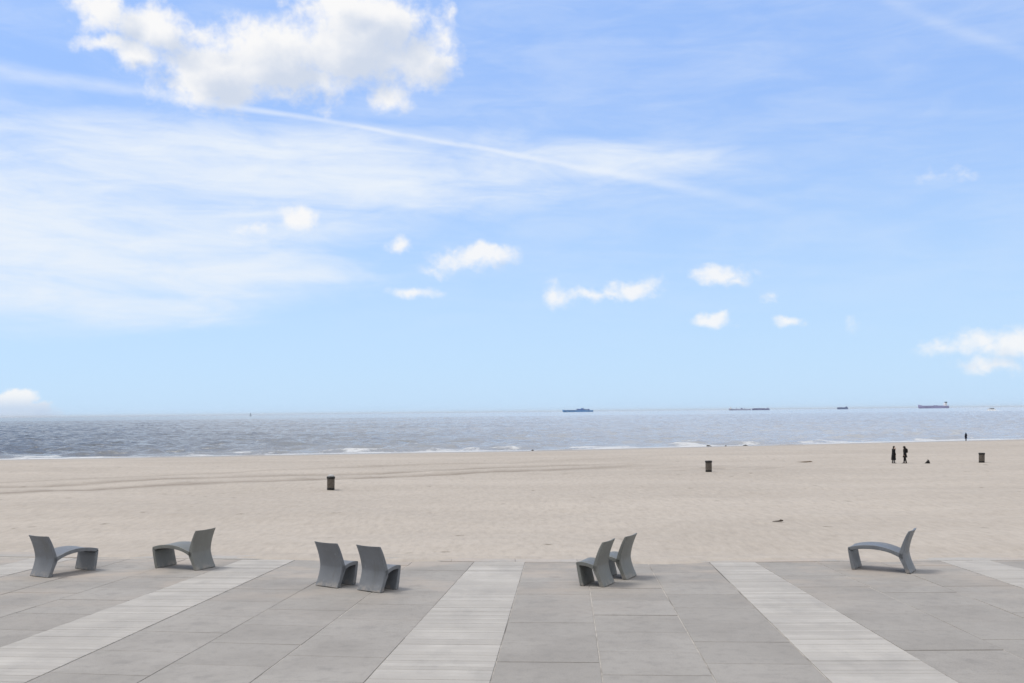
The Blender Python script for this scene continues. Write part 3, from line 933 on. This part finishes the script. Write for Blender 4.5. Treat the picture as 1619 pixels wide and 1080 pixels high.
    for z, rx, ry in prof:
        if z < hem: continue
        wv = ly * np.interp(z, [0.9, 1.45], [0, 1])
        pts = ring(0, float(wv), z, rx, ry, 20)
        if z < .8:
            pts = [(x * (1 + .05 * sin(5 * i)), y * (1 + .05 * cos(4 * i)), zz) for i, (x, y, zz) in enumerate(pts)]
        rg.append(pts)
    loft(bm, rg)
    for arm in arms:
        a0, a1, a2 = [Vector(p) for p in arm]
        tube(bm, [a0 - (a1 - a0) * .15, a0.lerp(a1, .3), a1, a1.lerp(a2, .5), a2 + (a2 - a1) * .06], [.072, .070, .060, .054, .050], 12)
    link('coat', from_bm('coat', bm, True), coat_m, r)
    # trousers
    for s in (-1, 1):
        bm = bmesh.new()
        fy = s * stance
        tube(bm, [(s * .088, 0, .90), (s * .095, fy * .4 + .02, .50), (s * .095, fy - .01, .07)], [.098, .075, .062], 12)
        link('trouser_leg', from_bm('trouser_leg', bm, True), trou_m, r)
        bm = bmesh.new()
        y0 = fy - .07
        loft(bm, [[(s * .10 + x * w_, y0 + t_ * .27, z) for x, z in ((-1, 0), (1, 0), (1, hgt * .6), (.6, hgt), (-.6, hgt), (-1, hgt * .6))]
                  for t_, w_, hgt in ((0, .030, .085), (.12, .040, .10), (.35, .040, .095), (.6, .046, .07), (.85, .044, .055), (1, .022, .035))])
        link('shoe', from_bm('shoe', bm, True), M_SHOE, r)
    if backpack:
        bm = bmesh.new()
        loft(bm, [ring(0, ly - .20, 1.05, .12, .07, 14), ring(0, ly - .22, 1.12, .15, .10, 14), ring(0, ly - .22, 1.32, .155, .11, 14), ring(0, ly - .19, 1.46, .12, .09, 14), ring(0, ly - .17, 1.50, .05, .04, 14)])
        link('backpack', from_bm('backpack', bm, True), M_BAG, r)
    return r
person('person in long black coat, hand raised to face, left of two on the sand',
       (37.66, 98.4, gz(37.66, 98.4) - .01), radians(-80), 1.72, M_COAT, M_TROU, .34, -1, False, .03, stance=.05)
person('person in dark clothes with a bulky hood and pack, right of two on the sand',
       (38.72, 98.2, gz(38.72, 98.2) - .01), radians(72), 1.70, M_COAT2, M_DTROU, .60, 0, True, .05, True, stance=.10)
person('lone person in dark navy clothes standing by the water at far right',
       (85.4, 187.4, max(gz(85.4, 187.4), -2.9) - .01), radians(20), 1.55, M_NAVY, M_DTROU, .50, 0, True, .02, stance=.06)

# ------------------------------------------------------------------ small things on the sand
def lump(name, label, cat, loc, pts, m, group=None, seed=0, rotz=0.0):
    """an uneven mound lofted from (x, width, height) stations"""
    bm = bmesh.new()
    rd = random.Random(seed)
    rings = []
    for x, w_, hgt in pts:
        rings.append([(x + rd.uniform(-.02, .02) * hgt, w_ * c * rd.uniform(.85, 1.15), -0.03 + hgt * s_ * rd.uniform(.88, 1.12))
                      for c, s_ in ((-1, 0), (-.85, .45), (-.5, .85), (0, 1), (.5, .85), (.85, .45), (1, 0))])
    vs = [[bm.verts.new(p) for p in r_] for r_ in rings]
    for a_, b_ in zip(vs[:-1], vs[1:]):
        for i in range(len(a_) - 1):
            bm.faces.new((a_[i], a_[i + 1], b_[i + 1], b_[i]))
        bm.faces.new((a_[-1], a_[0], b_[0], b_[-1]))
    bm.faces.new(vs[0]); bm.faces.new(vs[-1])
    o = link(name, from_bm(name, bm, True), m, None, loc, rotz)
    return tag(o, label, cat, group)
bag = thing('bag', 'small black slumped bag on the sand right of the two people', 'bag', (40.5, 97.2, gz(40.5, 97.2)), 0.2)
def part_lump(name, pts, m, parent, seed):
    o = lump(name, None, None, (0, 0, 0), pts, m, None, seed)
    o.parent = parent
    return o
part_lump('bag_body', [(-.30, .04, .05), (-.18, .10, .14), (-.05, .15, .26), (.10, .17, .37), (.20, .15, .30), (.27, .08, .12)], M_BAG, bag, 3)
bm = bmesh.new()
tube(bm, [(-.05, .02, .22), (-.02, .03, .33), (.06, .03, .40), (.13, .02, .36)], .014, 8)
link('handle', from_bm('handle', bm, True), M_BAG, bag)

stick = thing('driftwood', 'dark piece of driftwood lying on the open sand', 'driftwood', (12.55, 47.2, gz(12.55, 47.2) + .02), 0.12)
bm = bmesh.new()
tube(bm, [(-.26, 0, .02), (-.12, .03, .03), (.02, .0, .035), (.15, -.02, .055), (.25, -.01, .06)], [.012, .022, .03, .045, .03], 8)
link('trunk', from_bm('trunk', bm, True), M_WOOD, stick)
bm = bmesh.new()
tube(bm, [(.08, -.01, .05), (.14, .06, .09), (.22, .10, .10)], [.018, .014, .007], 7)
link('branch', from_bm('branch', bm, True), M_WOOD, stick)

lump('seaweed', 'flat brown streak of seaweed on the sand left of the two people', 'seaweed', (29.9, 101.9, gz(29.9, 101.9)),
     [(-1.0, .05, .05), (-.6, .25, .07), (-.1, .30, .10), (.3, .35, .13), (.6, .30, .15), (.85, .08, .05)], M_WEEDB, None, 5)
for j, (x, y, rz, lab, pts) in enumerate((
        (34.5, 174.6, 0.0, 'dark seaweed clump sloping to the right, left of three in the surf', [(-.55, .2, .34), (-.3, .3, .50), (0, .3, .40), (.4, .25, .22), (.8, .1, .06)]),
        (37.4, 174.5, 0.2, 'small dark seaweed clump, middle of three in the surf', [(-.25, .1, .10), (-.1, .2, .27), (.1, .2, .25), (.28, .1, .08)]),
        (41.1, 175.6, -0.1, 'broad dark seaweed mound, right of three in the surf', [(-.6, .15, .08), (-.25, .3, .28), (.05, .3, .36), (.3, .3, .25), (.7, .1, .06)]),
        (3.3, 163.4, 0.0, 'tiny dark seaweed clump at the waterline below the blue ship', [(-.25, .1, .12), (-.05, .2, .38), (.12, .2, .34), (.28, .1, .10)]))):
    pts = [(a_ * .8, b_ * .8, c_ * .62) for a_, b_, c_ in pts]
    lump('seaweed', lab, 'seaweed', (x, y, max(gz(x, y), Z_SEA)), pts, M_WEED, 'seaweed clumps at the waterline', 20 + j, rz)

# ------------------------------------------------------------------ ships on the horizon
def at(px, dist):
    return (px - 810.0) / F_PX * dist
def hull(bm, L, B, D_, bow=0.12, sheer=2.0, stern=0.04):
    """hull along X, bow at -X; keel at z=-3, deck at D_"""
    st = [(0.0, 0.03, sheer * 1.0, 0.02), (bow * .35, .50, sheer * .8, .10), (bow, .92, sheer * .35, .55), (bow * 1.8, 1.0, 0.0, .9), (.5, 1.0, 0.0, 1.0), (1 - stern * 2, 1.0, 0.0, .95), (1 - stern, .95, sheer * .1, .75), (1.0, .82, sheer * .15, .5)]
    rings = []
    for u, wd, sh, kw in st:
        x = -L / 2 + u * L
        xk = x + (L * 0.03 if u == 0 else 0)
        b2 = B / 2 * wd; k2 = B / 2 * kw
        rings.append([(xk, -k2, -3), (xk, k2, -3), (x, b2, D_ * .55), (x, b2, D_ + sh), (x, -b2, D_ + sh), (x, -b2, D_ * .55)])
    loft(bm, rings)
def ship(name, label, px, dist, L, B, D_, hm, rotz=0.0, cat='ship', **kw):
    r = thing(name, label, cat, (at(px, dist), dist, Z_SEA), rotz, 'ships on the horizon')
    bm = bmesh.new(); hull(bm, L, B, D_, **kw)
    link('hull', from_bm('hull', bm), hm, r)
    return r
def part(name, m, parent, boxes):
    bm = bmesh.new()
    for b_ in boxes: box(bm, *b_)
    return link(name, from_bm(name, bm), m, parent)
# container ship
r = ship('container_ship', 'long blue container ship on the horizon, largest and leftmost of the ships', 914, 9000, 278, 40, 16, M_HTEAL, sheer=6)
rd = random.Random(3)
xx = -125.0
while xx < 118:
    u = (xx + 139) / 278
    if 0.86 < u < 0.90:
        xx += 13; continue
    hgt = (2.5 + 1.5 * rd.random()) if u < .42 else (9 + 5 * rd.random() if u < .74 else 6 + 5 * rd.random())
    if u > .9: hgt = 3
    part('container_stack', rd.choice(CONT), r, [(xx, xx + 12.2, -18, 18, 16.05, 16 + hgt)])
    xx += 12.8
part('superstructure', M_HTEAL, r, [(30, 44, -17, 17, 16.02, 33), (33, 41, -20, 20, 33, 36)])
part('funnel', M_FUNNEL, r, [(46, 52, -4, 4, 16.02, 36)])
part('mast', M_WHITE, r, [(36.5, 37.5, -.5, .5, 36.02, 43)])
# pair of ships
r = ship('cargo_ship', 'pale lilac-grey cargo ship on the horizon, touching a darker one on its right', 1170, 9000, 196, 30, 12, M_HPALE, sheer=8)
part('superstructure', M_WHITE, r, [(-88, -76, -12, 12, 12.02, 25), (-86, -80, -13, 13, 25, 27)])
part('deck_house', M_HSLATE, r, [(12, 24, -9, 9, 12.02, 21)])
part('crane', M_HPALE, r, [(-30, -27, -2, 2, 12.02, 26)])
part('crane', M_HPALE, r, [(40, 43, -2, 2, 12.02, 24)])
part('mast', M_WHITE, r, [(-83.4, -82.6, -.5, .5, 27.02, 36)])
r = ship('cargo_ship', 'slate-blue flat cargo ship on the horizon, just right of the pale one', 1203, 8600, 152, 28, 13, M_HSLATE, sheer=2, bow=.06)
for hx in (-60, -26, 8):
    part('hatch', M_HSLATE, r, [(hx, hx + 30, -11, 11, 13.02, 16.5)])
part('superstructure', M_HPALE, r, [(54, 68, -11, 11, 13.02, 20)])
part('mast', M_HPALE, r, [(60.6, 61.4, -.5, .5, 20.02, 27)])
# small ship
r = ship('coaster', 'small dark blue coaster on the horizon between the larger ships', 1332.5, 9000, 97, 18, 14, M_HDARK, sheer=3, bow=.1)
part('hatch', M_HDARK, r, [(-36, -8, -7, 7, 14.02, 18)])
part('hatch', M_HDARK, r, [(-4, 22, -7, 7, 14.02, 17)])
part('superstructure', M_HDARK, r, [(28, 42, -8, 8, 14.02, 23)])
part('mast', M_FUNNEL, r, [(34.5, 35.5, -.5, .5, 23.02, 32)])
# tanker
r = ship('tanker', 'lilac tanker with raised bow and dark funnel, rightmost of the ships', 1476, 9000, 274, 44, 21, M_HLILAC, sheer=13, bow=.10)
part('superstructure', M_WHITE, r, [(100, 118, -18, 18, 21.02, 44), (102, 114, -22, 22, 44, 47)])
part('funnel', M_FUNNEL, r, [(106, 124, -7, 7, 47.05, 58)])
part('deck_pipe', M_HLILAC, r, [(-90, 96, -3, 3, 21.02, 24)])
part('manifold', M_HSLATE, r, [(8, 14, -12, 12, 21.02, 28)])
part('manifold', M_HSLATE, r, [(30, 34, -12, 12, 21.02, 27)])
part('mast', M_WHITE, r, [(-112, -111, -.5, .5, 21.5, 40)])
# motor yacht with wake
dist = 1750.0
r = thing('motor_yacht', 'white motor yacht with dark roof throwing spray at far right', 'boat', (at(1568, dist), dist, Z_SEA + .1), 0.25)
bm = bmesh.new(); hull(bm, 16, 4.6, 2.0, sheer=1.2, bow=.2); link('hull', from_bm('hull', bm), M_WHITE, r)
part('cabin', M_WHITE, r, [(-3.5, 5, -1.7, 1.7, 2.02, 3.7)])
part('window_band', M_GLASSD, r, [(-3.2, 4.6, -1.74, 1.74, 2.8, 3.4)])
part('roof', M_FUNNEL, r, [(-3.8, 4.2, -1.9, 1.9, 3.72, 4.5)])
bm = bmesh.new()
rd = random.Random(9)
for s in (-1, 1):
    vs = [[bm.verts.new((x, s * (1.6 + (x + 8) * .22 + q * (1.0 + (x + 8) * .05)), (0.9 if q == .5 else .1) * max(.25, 1 - (x + 8) / 26) + rd.uniform(0, .2))) for q in (0, .5, 1)] for x in np.linspace(-9, 17, 14)]
    for a_, b_ in zip(vs[:-1], vs[1:]):
        for i in range(2): bm.faces.new((a_[i], a_[i + 1], b_[i + 1], b_[i]))
link('wake', from_bm('wake', bm, True), M_FOAM, r)
# far sailing boat
dist = 4200.0
r = thing('sailing_boat', 'faint grey sail far off on the left part of the horizon', 'sailing boat', (at(396.5, dist), dist, Z_SEA), 0.3)
bm = bmesh.new(); hull(bm, 9, 3, 1.2, sheer=.5, bow=.3); link('hull', from_bm('hull', bm), M_SAIL, r)
bm = bmesh.new(); tube(bm, [(0, 0, 1.0), (0, 0, 17)], .12, 8); link('mast', from_bm('mast', bm), M_SAIL, r)
bm = bmesh.new()
loft(bm, [[(.15, -.05, 2), (4.0, -.05, 2), (4.0, .05, 2), (.15, .05, 2)], [(.15, .15, 8), (3.0, .45, 8), (3.0, .55, 8), (.15, .25, 8)], [(.15, -.05, 16.5), (.5, -.05, 16.5), (.5, .05, 16.5), (.15, .05, 16.5)]])
link('mainsail', from_bm('mainsail', bm), M_SAIL, r)
bm = bmesh.new()
loft(bm, [[(-4.0, -.05, 2), (-.3, -.05, 2), (-.3, .05, 2), (-4.0, .05, 2)], [(-2.2, .1, 8), (-.3, .2, 8), (-.3, .3, 8), (-2.2, .2, 8)], [(-.4, -.05, 14.5), (-.2, -.05, 14.5), (-.2, .05, 14.5), (-.4, .05, 14.5)]])
link('jib', from_bm('jib', bm), M_SAIL, r)

# ------------------------------------------------------------------ sea air
bm = bmesh.new(); box(bm, -260000, 260000, -60, 76500, -12, 66)
air = link('haze', from_bm('haze', bm))
hm = bpy.data.materials.new('sea_air'); hm.use_nodes = True; hm.node_tree.nodes.clear()
ht = NT(hm.node_tree)
pv = ht.new('ShaderNodeVolumePrincipled')
pv.inputs['Color'].default_value = (0.92, 0.96, 1.0, 1)
pv.inputs['Density'].default_value = 1.4e-5
pv.inputs['Anisotropy'].default_value = 0.0
ho = ht.new('ShaderNodeOutputMaterial'); ht.l.new(pv.outputs[0], ho.inputs['Volume'])
air.data.materials.append(hm)
tag(air, 'thin pale haze over the sea and beach', 'haze', kind='stuff')
scene.cycles.volume_bounces = 0
